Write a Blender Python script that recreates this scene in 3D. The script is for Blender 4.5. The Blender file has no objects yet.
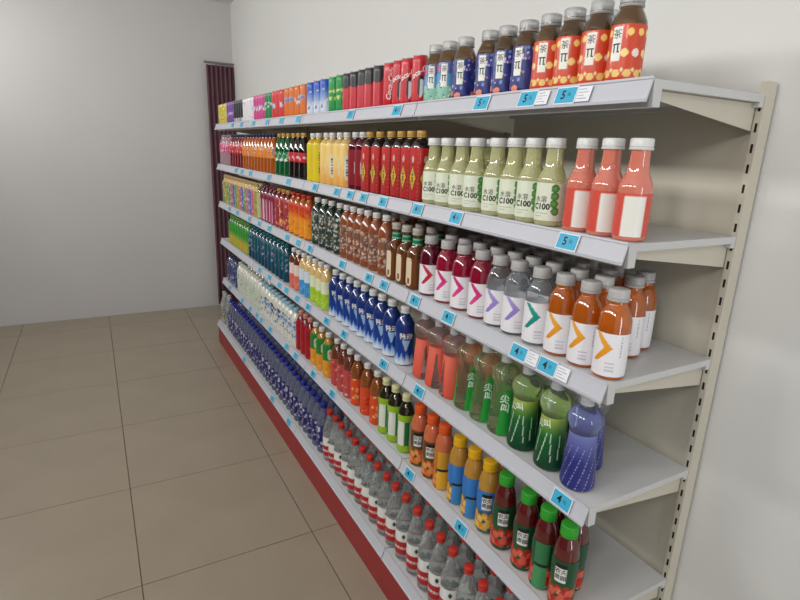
import bpy, bmesh, math, random
from mathutils import Vector, Matrix

random.seed(7)
scene = bpy.context.scene
COL = scene.collection
PI = math.pi

# ------------------------------------------------------------------ camera
CAM = Vector((-1.0438, -1.7597, 1.9240))
YAW, PITCH, ROLL, FPX = 0.51659, 0.26960, 0.03866, 541.28
fw = Vector((math.cos(PITCH) * math.sin(YAW), math.cos(PITCH) * math.cos(YAW), -math.sin(PITCH)))
r0 = fw.cross(Vector((0, 0, 1))).normalized()
u0 = r0.cross(fw)
rt = math.cos(ROLL) * r0 + math.sin(ROLL) * u0
up = -math.sin(ROLL) * r0 + math.cos(ROLL) * u0
cd = bpy.data.cameras.new('camera')
cd.sensor_width = 36.0
cd.lens = FPX / 800.0 * 36.0
cam = bpy.data.objects.new('camera', cd)
COL.objects.link(cam)
cam.matrix_world = Matrix(((rt.x, up.x, -fw.x, CAM.x), (rt.y, up.y, -fw.y, CAM.y), (rt.z, up.z, -fw.z, CAM.z), (0, 0, 0, 1)))
scene.camera = cam

# ------------------------------------------------------------------ world and lights
w = bpy.data.worlds.new('world')
scene.world = w
w.use_nodes = True
w.node_tree.nodes['Background'].inputs[0].default_value = (0.93, 0.96, 1.0, 1)
w.node_tree.nodes['Background'].inputs[1].default_value = 0.5


LAMP = 21.5


def area(name, loc, target, sx, sy, power, color=(1, 1, 1)):
    l = bpy.data.lights.new(name, 'AREA')
    l.shape = 'RECTANGLE'
    l.size, l.size_y, l.energy, l.color = sx, sy, power, color
    o = bpy.data.objects.new(name, l)
    o.location = loc
    o.rotation_euler = (Vector(target) - Vector(loc)).to_track_quat('-Z', 'Y').to_euler()
    COL.objects.link(o)


# a row of hanging lamps turned to the shelves, daylight from the shop door behind the camera
for ly in (-2.4, -1.0, 0.5, 2.1, 3.8):
    area('hanging_lamp', (-2.6, ly, 2.92), (0.3, ly + .2, 1.8), 0.9, 0.30, LAMP, (1.0, 0.985, 0.965))
area('shop_door_daylight', (-0.4, -4.4, 1.5), (0.0, 1.5, 1.5), 0.4, 2.2, 24, (0.93, 0.97, 1.0))

vs = scene.view_settings
scene.display_settings.display_device = 'sRGB'
vs.view_transform = 'Standard'
vs.look = 'None'
vs.gamma = 1.0
vs.use_curve_mapping = False
vs.exposure = 0.0


# ------------------------------------------------------------------ materials
def lin(c):
    out = []
    for v in c[:3]:
        v = max(0.0, min(255.0, v)) / 255.0
        out.append(v / 12.92 if v <= 0.04045 else ((v + 0.055) / 1.055) ** 2.4)
    return tuple(out)


MATS = {}


def mat(name, rgb, rough=0.5, trans=0.0, ior=1.45, metal=0.0, noise=0.0, nscale=8.0, bump=0.0, spec=0.5, coat=0.0):
    if name in MATS:
        return MATS[name]
    m = bpy.data.materials.new(name)
    m.use_nodes = True
    nt = m.node_tree
    b = nt.nodes['Principled BSDF']
    c = lin(rgb)
    b.inputs['Base Color'].default_value = (*c, 1)
    b.inputs['Roughness'].default_value = rough
    b.inputs['Transmission Weight'].default_value = trans
    b.inputs['IOR'].default_value = ior
    b.inputs['Metallic'].default_value = metal
    b.inputs['Specular IOR Level'].default_value = spec
    b.inputs['Coat Weight'].default_value = coat
    if coat > .5:
        b.inputs['Coat IOR'].default_value = 1.65
        b.inputs['Coat Roughness'].default_value = .04
    if noise or bump:
        tc = nt.nodes.new('ShaderNodeTexCoord')
        nz = nt.nodes.new('ShaderNodeTexNoise')
        nz.inputs['Scale'].default_value = nscale
        nz.inputs['Detail'].default_value = 5
        nt.links.new(tc.outputs['Object'], nz.inputs['Vector'])
        if noise:
            rp = nt.nodes.new('ShaderNodeValToRGB')
            rp.color_ramp.elements[0].position = 0.3
            rp.color_ramp.elements[1].position = 0.7
            rp.color_ramp.elements[0].color = (*[x * (1 - noise) for x in c], 1)
            rp.color_ramp.elements[1].color = (*[min(1, x * (1 + noise)) for x in c], 1)
            nt.links.new(nz.outputs['Fac'], rp.inputs['Fac'])
            nt.links.new(rp.outputs['Color'], b.inputs['Base Color'])
        if bump:
            bp = nt.nodes.new('ShaderNodeBump')
            bp.inputs['Strength'].default_value = bump
            bp.inputs['Distance'].default_value = 0.01
            nt.links.new(nz.outputs['Fac'], bp.inputs['Height'])
            nt.links.new(bp.outputs['Normal'], b.inputs['Normal'])
    MATS[name] = m
    return m


def printmat(name, rough, metal=0.0, coat=0.0):
    m = mat(name, (255, 255, 255), rough, metal=metal, coat=coat)
    nt = m.node_tree
    a = nt.nodes.new('ShaderNodeAttribute')
    a.attribute_name = 'Col'
    nt.links.new(a.outputs['Color'], nt.nodes['Principled BSDF'].inputs['Base Color'])
    return m


M_WALL = mat('wall_paint', (222, 222, 219), 0.85, noise=0.015, nscale=1.2)
M_ENDWALL = mat('end_wall_paint', (205, 203, 203), 0.85, noise=0.02, nscale=1.2)
M_CEIL = mat('ceiling_paint', (222, 222, 218), 0.9)
M_FAR = mat('grey_wall_paint', (110, 108, 104), 0.9)
M_TILE = mat('floor_tile', (156, 144, 126), 0.28, noise=0.05, nscale=3.0)
M_GROUT = mat('grout', (92, 86, 78), 0.9)
M_STEEL = mat('white_shelf_steel', (206, 206, 206), 0.38, noise=0.015, nscale=6)
M_RAIL = mat('white_price_rail', (198, 200, 208), 0.48, noise=0.01, nscale=9)
M_BACK = mat('beige_back_panel', (206, 200, 184), 0.5, noise=0.02, nscale=4)
M_SLOT = mat('dark_slot', (30, 28, 26), 0.8)
M_KICK = mat('red_kick_plate', (158, 42, 46), 0.42, noise=0.05, nscale=10)
M_LABEL = printmat('printed_label', 0.35, coat=0.15)
M_CANPRINT = printmat('printed_can', 0.3, coat=0.25)
M_ALU = mat('aluminium', (150, 150, 150), 0.5, metal=1.0)
M_TAG = mat('blue_tag_card', (62, 176, 214), 0.5)
M_PAPER = mat('paper_slip', (236, 238, 244), 0.55)
M_PRINTGREY = mat('grey_print', (120, 125, 135), 0.6)
M_BLACK = mat('black_print', (22, 22, 26), 0.5)
M_WHITE = mat('white_print', (240, 240, 238), 0.5)
M_CURTAIN = mat('maroon_cloth', (112, 78, 88), 0.9, noise=0.08, nscale=20)
M_CARTON = mat('carton_board', (176, 118, 70), 0.85, noise=0.05, nscale=15)
M_CARTONG = mat('carton_grey', (120, 116, 110), 0.8, noise=0.05, nscale=15)


# ------------------------------------------------------------------ mesh helpers
def finish(name, bm, material, smooth=False, recalc=True):
    if recalc:
        bmesh.ops.recalc_face_normals(bm, faces=bm.faces)
    me = bpy.data.meshes.new(name)
    bm.to_mesh(me)
    bm.free()
    if smooth:
        for p in me.polygons:
            p.use_smooth = True
    if material:
        me.materials.append(material)
    return me


def box_bm(bm, x0, x1, y0, y1, z0, z1):
    v = [bm.verts.new(c) for c in ((x0, y0, z0), (x1, y0, z0), (x1, y1, z0), (x0, y1, z0), (x0, y0, z1), (x1, y0, z1), (x1, y1, z1), (x0, y1, z1))]
    for f in ((0, 3, 2, 1), (4, 5, 6, 7), (0, 1, 5, 4), (1, 2, 6, 5), (2, 3, 7, 6), (3, 0, 4, 7)):
        bm.faces.new([v[i] for i in f])


def boxes(name, lst, material, bevel=0.0):
    bm = bmesh.new()
    for b in lst:
        box_bm(bm, *b)
    if bevel:
        bmesh.ops.bevel(bm, geom=list(bm.edges), offset=bevel, segments=1, affect='EDGES')
    return finish(name, bm, material)


def ob(name, me, parent=None, loc=(0, 0, 0), rz=0.0):
    o = bpy.data.objects.new(name, me)
    COL.objects.link(o)
    o.location = loc
    o.rotation_euler = (0, 0, rz)
    o.parent = parent
    return o


def tag(o, label=None, cat=None, group=None, kind=None):
    if label: o['label'] = label
    if cat: o['category'] = cat
    if group: o['group'] = group
    if kind: o['kind'] = kind
    return o


def prism(name, poly_xz, y0, y1, material, mid=None):
    """extrude an XZ outline along Y"""
    bm = bmesh.new()
    a = [bm.verts.new((x, y0, z)) for x, z in poly_xz]
    b = [bm.verts.new((x, y1, z)) for x, z in poly_xz]
    n = len(a)
    bm.faces.new(a)
    bm.faces.new(b[::-1])
    for i in range(n):
        bm.faces.new((a[i], b[i], b[(i + 1) % n], a[(i + 1) % n]))
    return finish(name, bm, material)


# ------------------------------------------------------------------ the room
XW = 0.47           # face of the back wall
YE = 4.92           # face of the end wall
XL, YN, ZC = -4.6, -4.6, 3.4
fl = ob('floor', boxes('floor', [(XL, XW, YN, YE, -0.12, -0.004)], M_GROUT))
tag(fl, 'large beige-grey glossy floor tiles with dark joints', kind='structure')
T, TY, TX, G = 0.8018, 0.5166, -0.2220, 0.002
tile_me = boxes('tile', [(-T / 2 + G, T / 2 - G, -T / 2 + G, T / 2 - G, -0.01, 0.0)], M_TILE, bevel=0.0012)
for i in range(-6, 1):
    for j in range(-7, 6):
        x0, x1, y0, y1 = TX + i * T, TX + (i + 1) * T, TY + j * T, TY + (j + 1) * T
        if x1 < XL + .05 or x0 > XW - .02 or y1 < YN + .05 or y0 > YE - .02:
            continue
        if x0 >= XL and x1 <= XW and y0 >= YN and y1 <= YE:
            ob('tile', tile_me, fl, ((x0 + x1) / 2, (y0 + y1) / 2, 0))
        else:
            x0, x1, y0, y1 = max(x0, XL), min(x1, XW), max(y0, YN), min(y1, YE)
            ob('tile', boxes('tile', [(x0 + G - (x0 + x1) / 2, x1 - G - (x0 + x1) / 2, y0 + G - (y0 + y1) / 2, y1 - G - (y0 + y1) / 2, -0.01, 0)], M_TILE), fl, ((x0 + x1) / 2, (y0 + y1) / 2, 0))
tag(ob('wall_right', boxes('wall_right', [(XW, XW + .15, YN, YE + .15, -.12, ZC + .1)], M_WALL)), 'plain off-white wall behind the shelves', kind='structure')
tag(ob('wall_end', boxes('wall_end', [(XL - .15, XW, YE, YE + .15, -.12, ZC + .1)], M_ENDWALL)), 'grey-white end wall of the shop aisle', kind='structure')
tag(ob('wall_left', boxes('wall_left', [(XL - .15, XL, YN, YE, -.12, ZC + .1)], M_FAR)), 'plain grey wall across the shop', kind='structure')
tag(ob('ceiling', boxes('ceiling', [(XL, XW, YN, YE, ZC, ZC + .1)], M_CEIL)), 'plain white ceiling', kind='structure')

# gathered curtain in the far corner
bm = bmesh.new()
N = 40
rows = []
for zi in range(9):
    z = 0.03 + zi * (2.75 - 0.03) / 8
    front, back = [], []
    for i in range(N + 1):
        x = 0.17 + 0.29 * i / N
        d = 0.045 + 0.022 * math.sin(i * 2 * PI / 6.6 + 0.25 * math.sin(zi))
        front.append(bm.verts.new((x, YE - 0.012 - d, z)))
        back.append(bm.verts.new((x, YE - 0.004 - d, z)))
    rows.append((front, back))
for a, b in zip(rows, rows[1:]):
    for k in (0, 1):
        for i in range(N):
            bm.faces.new((a[k][i], a[k][i + 1], b[k][i + 1], b[k][i]))
    for i in (0, N):
        bm.faces.new((a[0][i], a[1][i], b[1][i], b[0][i]))
for f, b in (rows[0], rows[-1]):
    for i in range(N):
        bm.faces.new((f[i], f[i + 1], b[i + 1], b[i]))
cu = tag(bpy.data.objects.new('curtain', None), 'dark maroon gathered curtain in the far corner beside the wall', 'curtain')
COL.objects.link(cu)
cu.location = (0.3, YE - .06, 0)
ob('cloth', finish('cloth', bm, M_CURTAIN, True), cu, (-0.3, -(YE - .06), 0))
rod = bmesh.new()
bmesh.ops.create_cone(rod, segments=12, radius1=.011, radius2=.011, depth=.32, cap_ends=True, matrix=Matrix.Translation((0.008, 0.0, 2.775)) @ Matrix.Rotation(PI / 2, 4, 'Y'))
ob('rod', finish('rod', rod, M_ALU), cu)

# ------------------------------------------------------------------ the shelf bays
Z = [2.0923, 1.7427, 1.3996, 1.0496, 0.6582, 0.2314]   # top edge of each price rail
X6 = -0.0694
XB = 0.43
DX, DZ = 0.0178, 0.0513
BAYS = [(-0.96, 0.0), (0.0, 1.2), (1.2, 2.4), (2.4, 3.6)]
NAMES = ['nearest white metal shelf bay, tea bottles on its top board',
         'second white metal shelf bay, red and black cans on top',
         'third white metal shelf bay, blue and orange cans on top',
         'farthest white metal shelf bay, next to the maroon curtain']


def front_x(k):
    return X6 if k == 5 else 0.0


for bi, (ya, yb) in enumerate(BAYS):
    root = tag(bpy.data.objects.new('shelf_bay', None), NAMES[bi], 'shelf', 'shelf bays along the wall')
    COL.objects.link(root)
    root.location = (0.2, (ya + yb) / 2, 0)
    off = (-0.2, -(ya + yb) / 2, 0)
    g = 0.003
    # back panels, one sheet per shelf gap
    zs = [2.10, 1.70, 1.35, 1.00, 0.61, 0.18]
    for k in range(5):
        ob('back_panel', boxes('back_panel', [(XB, XB + .012, ya + .02, yb - .02, zs[k + 1] + .002, zs[k] - .002)], M_BACK), root, off)
    # uprights with slots
    for y, side in ((ya, 0), (yb, 1)):
        y0, y1 = (y + .0015, y + .0195) if side == 0 else (y - .0195, y - .0015)
        upo = ob('upright', boxes('upright', [(XB - .012, XB + .03, y0, y1, 0.0, 2.12)], M_BACK), root, off)
        sl = [(XB - .0126, XB - .0119, (y0 + y1) / 2 - .003, (y0 + y1) / 2 + .003, 0.3 + q * .05, 0.322 + q * .05) for q in range(36)]
        ob('slot_row', boxes('slot_row', sl, M_SLOT), upo)['kind'] = 'stuff'
    for k in range(6):
        fx, z = front_x(k), Z[k]
        zt = z - 0.004
        # deck: folded sheet with a down-turned front edge
        poly = [(fx + .001, zt), (XB - .013, zt), (XB - .013, zt - .03), (XB - .03, zt - .03), (XB - .03, zt - .018), (fx + .03, zt - .018), (fx + .03, zt - .056), (fx + .006, zt - .056)]
        if k == 5:
            poly = [(fx + .001, zt), (XB - .013, zt), (XB - .013, zt - .03), (fx + .006, zt - .03)]
        dk = ob('shelf_board', prism('shelf_board', poly, ya + g, yb - g, M_STEEL), root, off)
        # price rail: sloping channel with lips at both edges
        t = .004
        pr = [(fx, z), (fx - .005, z + .001), (fx - .0065, z - .004), (fx - .0035, z - .006),
              (fx - DX + .0015, z - DZ + .007), (fx - DX - .004, z - DZ + .006), (fx - DX - .003, z - DZ), (fx - DX + .004, z - DZ), (fx + .0008, z - .003)]
        ob('price_rail', prism('price_rail', pr, ya + g, yb - g, M_RAIL), dk)
        if k < 5:
            for y in (ya + .021, yb - .024):
                bp = [(XB - .014, zt - .02), (fx + .05, zt - .02), (fx + .05, zt - .04), (XB - .014, zt - .085)]
                ob('bracket', prism('bracket', bp, y, y + .003, M_BACK), root, off)
    ob('kick_plate', boxes('kick_plate', [(X6 - .008, X6 + .012, ya + .0005, yb - .0005, 0.0, Z[5] - DZ - .002)], M_KICK), root, off)
    ob('base_foot', boxes('base_foot', [(X6 + .014, XB, ya + .03, ya + .06, 0, Z[5] - .04), (X6 + .014, XB, yb - .06, yb - .03, 0, Z[5] - .04)], M_STEEL), root, off)


# ------------------------------------------------------------------ bottles: geometry
def interp(prof, z):
    for (r1, z1), (r2, z2) in zip(prof, prof[1:]):
        if z1 <= z <= z2 and z2 > z1:
            return r1 + (r2 - r1) * (z - z1) / (z2 - z1)
    return prof[-1][0] if z > prof[-1][1] else prof[0][0]


def smoothprof(pts, n=3):
    """Catmull-Rom rounding of a profile, keeps the end points"""
    out = [pts[0]]
    for i in range(len(pts) - 1):
        p0, p1, p2, p3 = pts[max(i - 1, 0)], pts[i], pts[i + 1], pts[min(i + 2, len(pts) - 1)]
        for s in range(1, n + 1):
            t = s / n
            q = []
            for a in (0, 1):
                q.append(.5 * (2 * p1[a] + (p2[a] - p0[a]) * t + (2 * p0[a] - 5 * p1[a] + 4 * p2[a] - p3[a]) * t * t + (3 * p1[a] - p0[a] - 3 * p2[a] + p3[a]) * t ** 3))
            lo, hi = min(p1[1], p2[1]), max(p1[1], p2[1])
            out.append((max(.0005, q[0]), min(hi, max(lo, q[1]))))
    return out


def ring_xy(th, r, sq):
    c, s = math.cos(th), math.sin(th)
    if sq:
        k = (abs(c) ** sq + abs(s) ** sq) ** (-1.0 / sq)
        w_ = max(0.0, min(1.0, (r - .022) / .008))      # round neck, squared body
        r = r * (1 + (min(k, 1.25) - 1) * w_)
    return -r * c, -r * s


def lathe(name, prof, material, seg=20, sq=0, cap=True, rib=0.0):
    bm = bmesh.new()
    rings = []
    for r, z in prof:
        ring = []
        for i in range(seg):
            rr = r * (1 - rib * (i % 2))
            x, y = ring_xy(2 * PI * i / seg, rr, sq)
            ring.append(bm.verts.new((x, y, z)))
        rings.append(ring)
    for a, b in zip(rings, rings[1:]):
        for i in range(seg):
            bm.faces.new((a[i], a[(i + 1) % seg], b[(i + 1) % seg], b[i]))
    if cap:
        bm.faces.new(rings[0][::-1])
        bm.faces.new(rings[-1])
    me = finish(name, bm, material, True)
    try:
        me.set_sharp_from_angle(angle=math.radians(48))
    except Exception:
        pass
    return me


def label_mesh(name, prof, z0, z1, fn, nx, ny, material=None, sq=0, off=.0007, full=False):
    """printed sleeve that follows the bottle; fn(x, y, H, R) gives sRGB of the print"""
    R = max(interp(prof, z0 + (z1 - z0) * q / 8) for q in range(9))
    H = z1 - z0
    verts, cols, faces, gone = [], [], [], []
    for j in range(ny + 1):
        z = z0 + H * j / ny
        r = interp(prof, z) + off
        for i in range(nx):
            th = -PI + 2 * PI * i / nx
            x, y = ring_xy(th, r, sq)
            verts.append((x, y, z))
            cc = fn(th * R, H * j / ny, H, R)
            gone.append(cc is None)
            cols.append(lin(cc or (200, 200, 200)))
    for j in range(ny):
        for i in range(nx):
            a, b = j * nx + i, j * nx + (i + 1) % nx
            if not (gone[a] or gone[b] or gone[a + nx] or gone[b + nx]):
                faces.append((a, b, b + nx, a + nx))
    me = bpy.data.meshes.new(name)
    me.from_pydata(verts, [], faces)
    at = me.color_attributes.new('Col', 'FLOAT_COLOR', 'POINT')
    flat = []
    for c in cols:
        flat += [c[0], c[1], c[2], 1.0]
    at.data.foreach_set('color', flat)
    for p in me.polygons:
        p.use_smooth = True
    me.materials.append(material or M_LABEL)
    me.update()
    bm = bmesh.new(); bm.from_mesh(me); bmesh.ops.recalc_face_normals(bm, faces=bm.faces); bm.to_mesh(me); bm.free()
    return me


def glyphs(body, size, align='CENTER', shear=0.0, space=1.0, line=1.0, bold=0.0):
    c = bpy.data.curves.new('txt', 'FONT')
    c.body, c.size, c.align_x, c.align_y = body, size, align, 'CENTER'
    c.resolution_u = 2
    c.shear = shear
    c.space_character = space
    c.space_line = line
    c.offset = bold
    o = bpy.data.objects.new('txt', c)
    COL.objects.link(o)
    bpy.context.view_layer.update()
    me = bpy.data.meshes.new_from_object(o)
    bpy.data.objects.remove(o)
    bpy.data.curves.remove(c)
    me.materials.clear()
    return me


def pi_glyph(size):
    me = bpy.data.meshes.new('txt')
    q = [*[(-.30 + .1 * i, .20, -.20 + .1 * i, .29) for i in range(6)], (-.20, -.34, -.11, .20), (.10, -.34, .19, .20), (.19, -.34, .30, -.26)]
    vv, ff = [], []
    for x0, y0, x1, y1 in q:
        n = len(vv)
        vv += [(x0 * size, y0 * size, 0), (x1 * size, y0 * size, 0), (x1 * size, y1 * size, 0), (x0 * size, y1 * size, 0)]
        ff.append((n, n + 1, n + 2, n + 3))
    me.from_pydata(vv, [], ff)
    return me


def wrapped_text(name, body, size, prof, xc, zc, material, rot=0.0, sq=0, off=.0013, **kw):
    """lettering laid on the bottle: x runs round the bottle, y up it"""
    me = pi_glyph(size) if body == 'π' else glyphs(body, size, **kw)
    R = interp(prof, zc) + off
    cr, sr = math.cos(rot), math.sin(rot)
    for v in me.vertices:
        x, y = v.co.x * cr - v.co.y * sr + xc, v.co.x * sr + v.co.y * cr + zc
        a, b = ring_xy(x / R, interp(prof, y) + off, sq)
        v.co = (a, b, y)
    me.name = name
    me.materials.append(material)
    return me


# ------------------------------------------------------------------ print patterns
def mix(a, b, t):
    t = max(0.0, min(1.0, t))
    return tuple(a[i] + (b[i] - a[i]) * t for i in range(3))


def blobs(seed, n, R, H, cols, r0, r1, ylo=0.0, yhi=1.0):
    rnd = random.Random(seed)
    return [(rnd.uniform(-PI * R, PI * R), rnd.uniform(ylo, yhi) * H, rnd.uniform(r0, r1), rnd.choice(cols)) for _ in range(n)]


def hit(bl, x, y, base):
    c = base
    for bx, by, br, bc in bl:
        if (x - bx) ** 2 + (y - by) ** 2 < br * br:
            c = bc
    return c


def mottle(seed, base, cols, n=70, r0=.004, r1=.011, ylo=0, yhi=1):
    cache = {}

    def f(x, y, H, R):
        if 'b' not in cache:
            cache['b'] = blobs(seed, n, R, H, cols, r0, r1, ylo, yhi)
        return hit(cache['b'], x, y, base(x, y, H, R) if callable(base) else base)
    return f


def bands(*b):
    """((top fraction, colour), ...) from the bottom up"""
    def f(x, y, H, R):
        for t, c in b:
            if y <= t * H + 1e-6:
                return c
        return b[-1][1]
    return f


def stripes(cols, wdt):
    def f(x, y, H, R):
        return cols[int(math.floor(x / wdt)) % len(cols)]
    return f


def tea_print(kind):
    rnd = random.Random(3)
    specks = {}

    def f(x, y, H, R):
        if not specks:
            if kind == 'blue':
                specks['b'] = blobs(11, 90, R, H, [(214, 196, 226), (120, 150, 214), (190, 120, 150), (70, 90, 180), (60, 110, 190)], .0024, .0052, .25, 1) + blobs(5, 9, R, H, [(236, 146, 116)], .007, .010, .06, .14)
            elif kind == 'red':
                bl = []
                for i in range(-5, 6):
                    bl += [(i * .024 + .010, .86 * H, .0075, (250, 214, 120)), (i * .024 + .002, .5 * H, .0085, (246, 226, 214) if i % 2 else (250, 220, 140)), (i * .024 + .012, .14 * H, .0085, (244, 206, 120)), (i * .024, .2 * H, .004, (250, 226, 170))]
                specks['b'] = bl
            else:
                specks['b'] = blobs(8, 40, R, H, [(226, 236, 214), (70, 120, 170), (240, 236, 180)], .002, .0045, .0, .6) + blobs(9, 12, R, H, [(206, 70, 80)], .006, .009, .75, .95)
        if -.030 < x < -.007 and .36 * H < y < .96 * H:
            return (236, 236, 226)
        if kind == 'blue':
            base = mix((38, 40, 104), (44, 60, 140), math.sin(x * 190 + y * 120) * .5 + .5)
        elif kind == 'red':
            base = (212, 74, 44)
        else:
            base = bands((.38, (140, 196, 172)), (.7, (84, 152, 196)), (1, (64, 104, 168)))(x, y, H, R)
        return hit(specks['b'], x, y, base)
    return f


def lime_print(x, y, H, R):
    for k in range(4):
        cx, cy = .0235 + .004 * (k % 2) - .0035 * (k == 1), H * (.86 - .20 * k)
        d = math.hypot(x - cx, y - cy)
        if d < .0112:
            return mix((132, 184, 96), (48, 122, 52), d / .0112)
    if -.030 < x < .008 and abs(y - .2 * H) < .0012 or -.030 < x < -.008 and abs(y - .12 * H) < .0012:
        return (170, 178, 160)
    return (228, 233, 212)


def chevron_print(col, col2):
    def f(x, y, H, R):
        yc = .66 * H
        d = abs(y - yc)
        if d < .036:
            e = .008 - d * .95
            if e - .021 + d * .22 < x < e:
                return mix(col, col2, (y - yc) / .05 + .5)
        if .026 < x < .030 and .45 * H < y < .93 * H and int(y / .0035) % 2:
            return (110, 110, 118)
        if -.006 < x < .016 and .08 * H < y < .34 * H and int(y / .0045) % 2:
            return (206, 202, 212)
        return (238, 236, 240)
    return f


def diamond_print(x, y, H, R):
    P = PI * R / 2
    q = (x + P / 2) % P - P / 2
    d = abs(q) / .0225 + abs(y - .42 * H) / .052
    if d < .55 and abs(q) < .006:
        return (64, 66, 30) if int(y / .006) % 2 else (196, 160, 60)
    if d < .86:
        return (220, 170, 60)
    if d < 1.08:
        return (96, 40, 24)
    if (q / .007) ** 2 + ((y - .78 * H) / .013) ** 2 < 1:
        return (206, 190, 170)
    if .0225 < abs(q) and int(y / .005) % 3 == 0:
        return (150, 96, 40)
    return mix((178, 24, 34), (200, 40, 44), y / H)


def oval_print(base, oval, ink, ra=.014, rb=.05, yc=.5):
    def f(x, y, H, R):
        P = PI * R * 2 / 3
        q = (x + P / 2) % P - P / 2
        d = (q / ra) ** 2 + ((y - yc * H) / rb) ** 2
        if d < .5 and abs(q) < .005 and int(y / .007) % 2:
            return ink
        if d < 1:
            return oval
        return base(x, y, H, R) if callable(base) else base
    return f


def juice_print(top, fruit, leaf, panel=None):
    st = {}

    def f(x, y, H, R):
        if not st:
            st['b'] = blobs(21, 30, R, H, [leaf], .006, .010, .1, .5) + blobs(4, 60, R, H, fruit, .008, .013, .02, .42) + blobs(6, 26, R, H, [mix(fruit[1], (255, 240, 220), .35), leaf], .002, .004, .02, .45)
        if panel and -.024 < x < .020:
            if .47 * H < y < .55 * H:
                return (28, 30, 30)
            return panel if y < .47 * H else mix(panel, top, .35)
        if -.0225 < x < .0125 and .55 * H < y < .95 * H:
            return (26, 26, 28) if y > .85 * H else (236, 236, 230)
        if y > .50 * H:
            return top
        return hit(st['b'], x, y, mix(leaf, top, .5))
    return f


def water_print(x, y, H, R):
    P = .058
    q = (x + P / 2) % P - P / 2
    if y < .54 * H:
        return (186, 32, 40)
    d = abs(q) / .0085 + abs(y - .78 * H) / .013
    if d < 1:
        return (30, 62, 48) if y > .72 * H or abs(q) < .004 else (120, 150, 130)
    return (236, 238, 234)


def scream_print(kind):
    def f(x, y, H, R):
        t = y / H
        if kind == 'pink':
            P = .075
            q = (x + .02 + P / 2) % P - P / 2
            if abs(q) < .002 + .016 * (.85 - t) and t < .85:
                return None
            return mix((222, 84, 66), (236, 120, 100), t)
        if kind == 'green':
            P = .1
            q = (x + P / 2) % P - P / 2
            if abs(q) > .032 - .014 * t or t > .93:
                return None
            return (40, 158, 60)
        if kind == 'dark':
            base = mix((10, 62, 40), (22, 96, 44), t / .6) if t < .6 else mix((22, 96, 44), (176, 196, 84), (t - .6) / .4)
            for k, (a, b) in enumerate(((-.02, .55), (.006, -.25), (.03, .2), (-.045, .3), (.055, .5))):
                if abs(x - (a + b * (y - .4 * H) * .35)) < .0013 and .12 + .05 * k < t < .72:
                    return (206, 224, 206)
            return base
        base = mix((46, 48, 120), (120, 130, 190), max(0, t - .5) * 2)
        if abs((x * 1.0 - .3 * y) % .022) < .0015 and t < .8:
            return (150, 160, 205)
        return base
    return f


def blue_print(x, y, H, R):
    t = y / H
    P = .085
    q = (x + P / 2) % P - P / 2
    wv = .22 + .06 * math.sin(x * 260) + .03 * math.sin(x * 610)
    if t < wv:
        return mix((226, 234, 244), (96, 140, 206), (t / wv) ** 2)
    if abs(q) < .018 * (t - .30) / .3 and .34 < t < .6:
        return (160, 196, 230)
    return mix((22, 70, 160), (18, 44, 116), t)


# ------------------------------------------------------------------ products
# body profiles (radius, height) in metres
def pet(R, h, zs, zn, rn, zc, base=.9):
    return smoothprof([(R * base * .8, 0.0), (R * base, .003), (R, .012), (R, zs * .5), (R, zs), (R * .93, zs + (zn - zs) * .35), (R * .62 + rn * .38, zs + (zn - zs) * .75), (rn, zn), (rn, zc), (rn * .98, h - .012)], 2)


def cap_prof(r, z0, z1):
    q = z0 + (z1 - z0) * .2
    return [(r * .99, z0), (r * 1.03, z0 + .001), (r * 1.03, q), (r * .93, q + .0012), (r, q + .0026), (r, z1 - .004), (r * .95, z1 - .001), (r * .86, z1)]


LIQ = dict(
    brown=('brown_tea_drink', (128, 92, 46), .04, .7), lemon=('pale_lemon_drink', (236, 236, 178), .03, .55),
    darkred=('dark_red_drink', (120, 14, 44), .04, .5), magenta=('magenta_drink', (190, 22, 66), .04, .55),
    clear=('clear_drink', (236, 240, 242), .03, .93), orange=('orange_drink', (222, 116, 28), .04, .5),
    cola=('cola_drink', (26, 14, 12), .06, .1), sprite=('green_bottle', (16, 120, 62), .04, .5),
    soda=('orange_soda', (222, 116, 28), .04, .5), redsoda=('red_soda', (140, 22, 34), .06, .3), pinksoda=('pale_pink_soda', (210, 170, 180), .06, .5),
    amber=('amber_tea', (150, 84, 34), .04, .6), brownb=('light_brown_tea', (168, 92, 54), .07, .3), dkgreen=('dark_green_tea', (40, 62, 52), .07, .3),
    pinkc=('pink_clear', (250, 214, 208), .02, .93), olivec=('olive_clear', (236, 240, 196), .02, .93), greenc=('green_clear', (232, 242, 226), .02, .95), violetc=('violet_clear', (204, 210, 240), .02, .93),
    bluep=('blue_plastic', (20, 52, 124), .08, .1), ojuice=('orange_juice', (214, 112, 72), .08, .1), yjuice=('yellow_juice', (196, 146, 60), .08, .15), rjuice=('red_juice', (104, 32, 32), .05, .25),
    dtea=('dark_green_tea_drink', (44, 40, 18), .06, .2), itea=('iced_tea', (186, 106, 40), .04, .55), rtea=('red_tea', (150, 74, 46), .04, .5),
    water=('clear_water', (242, 246, 246), .02, .84), bwater=('bluish_water', (168, 176, 208), .04, .72), milk=('white_drink', (226, 226, 214), .15, 0), teal=('teal_drink', (16, 76, 92), .08, .1),
    grn=('green_drink', (70, 130, 48), .08, .1), yel=('yellow_drink', (220, 180, 40), .08, .1), crm=('cream_drink', (232, 196, 130), .08, .1), cor=('coral_drink', (226, 130, 110), .08, .1),
)


def liq(k):
    n, c, r, t = LIQ[k]
    return mat(n, c, r, trans=t, ior=1.2 if t > .7 else 1.42, coat=.8)


def capm(name, rgb, trans=0.0):
    return mat('cap_' + name, rgb, .32, trans=trans)


WCAP = ('white', (232, 232, 228))
GCAP = ('greywhite', (206, 206, 206))
PROD = {}


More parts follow.
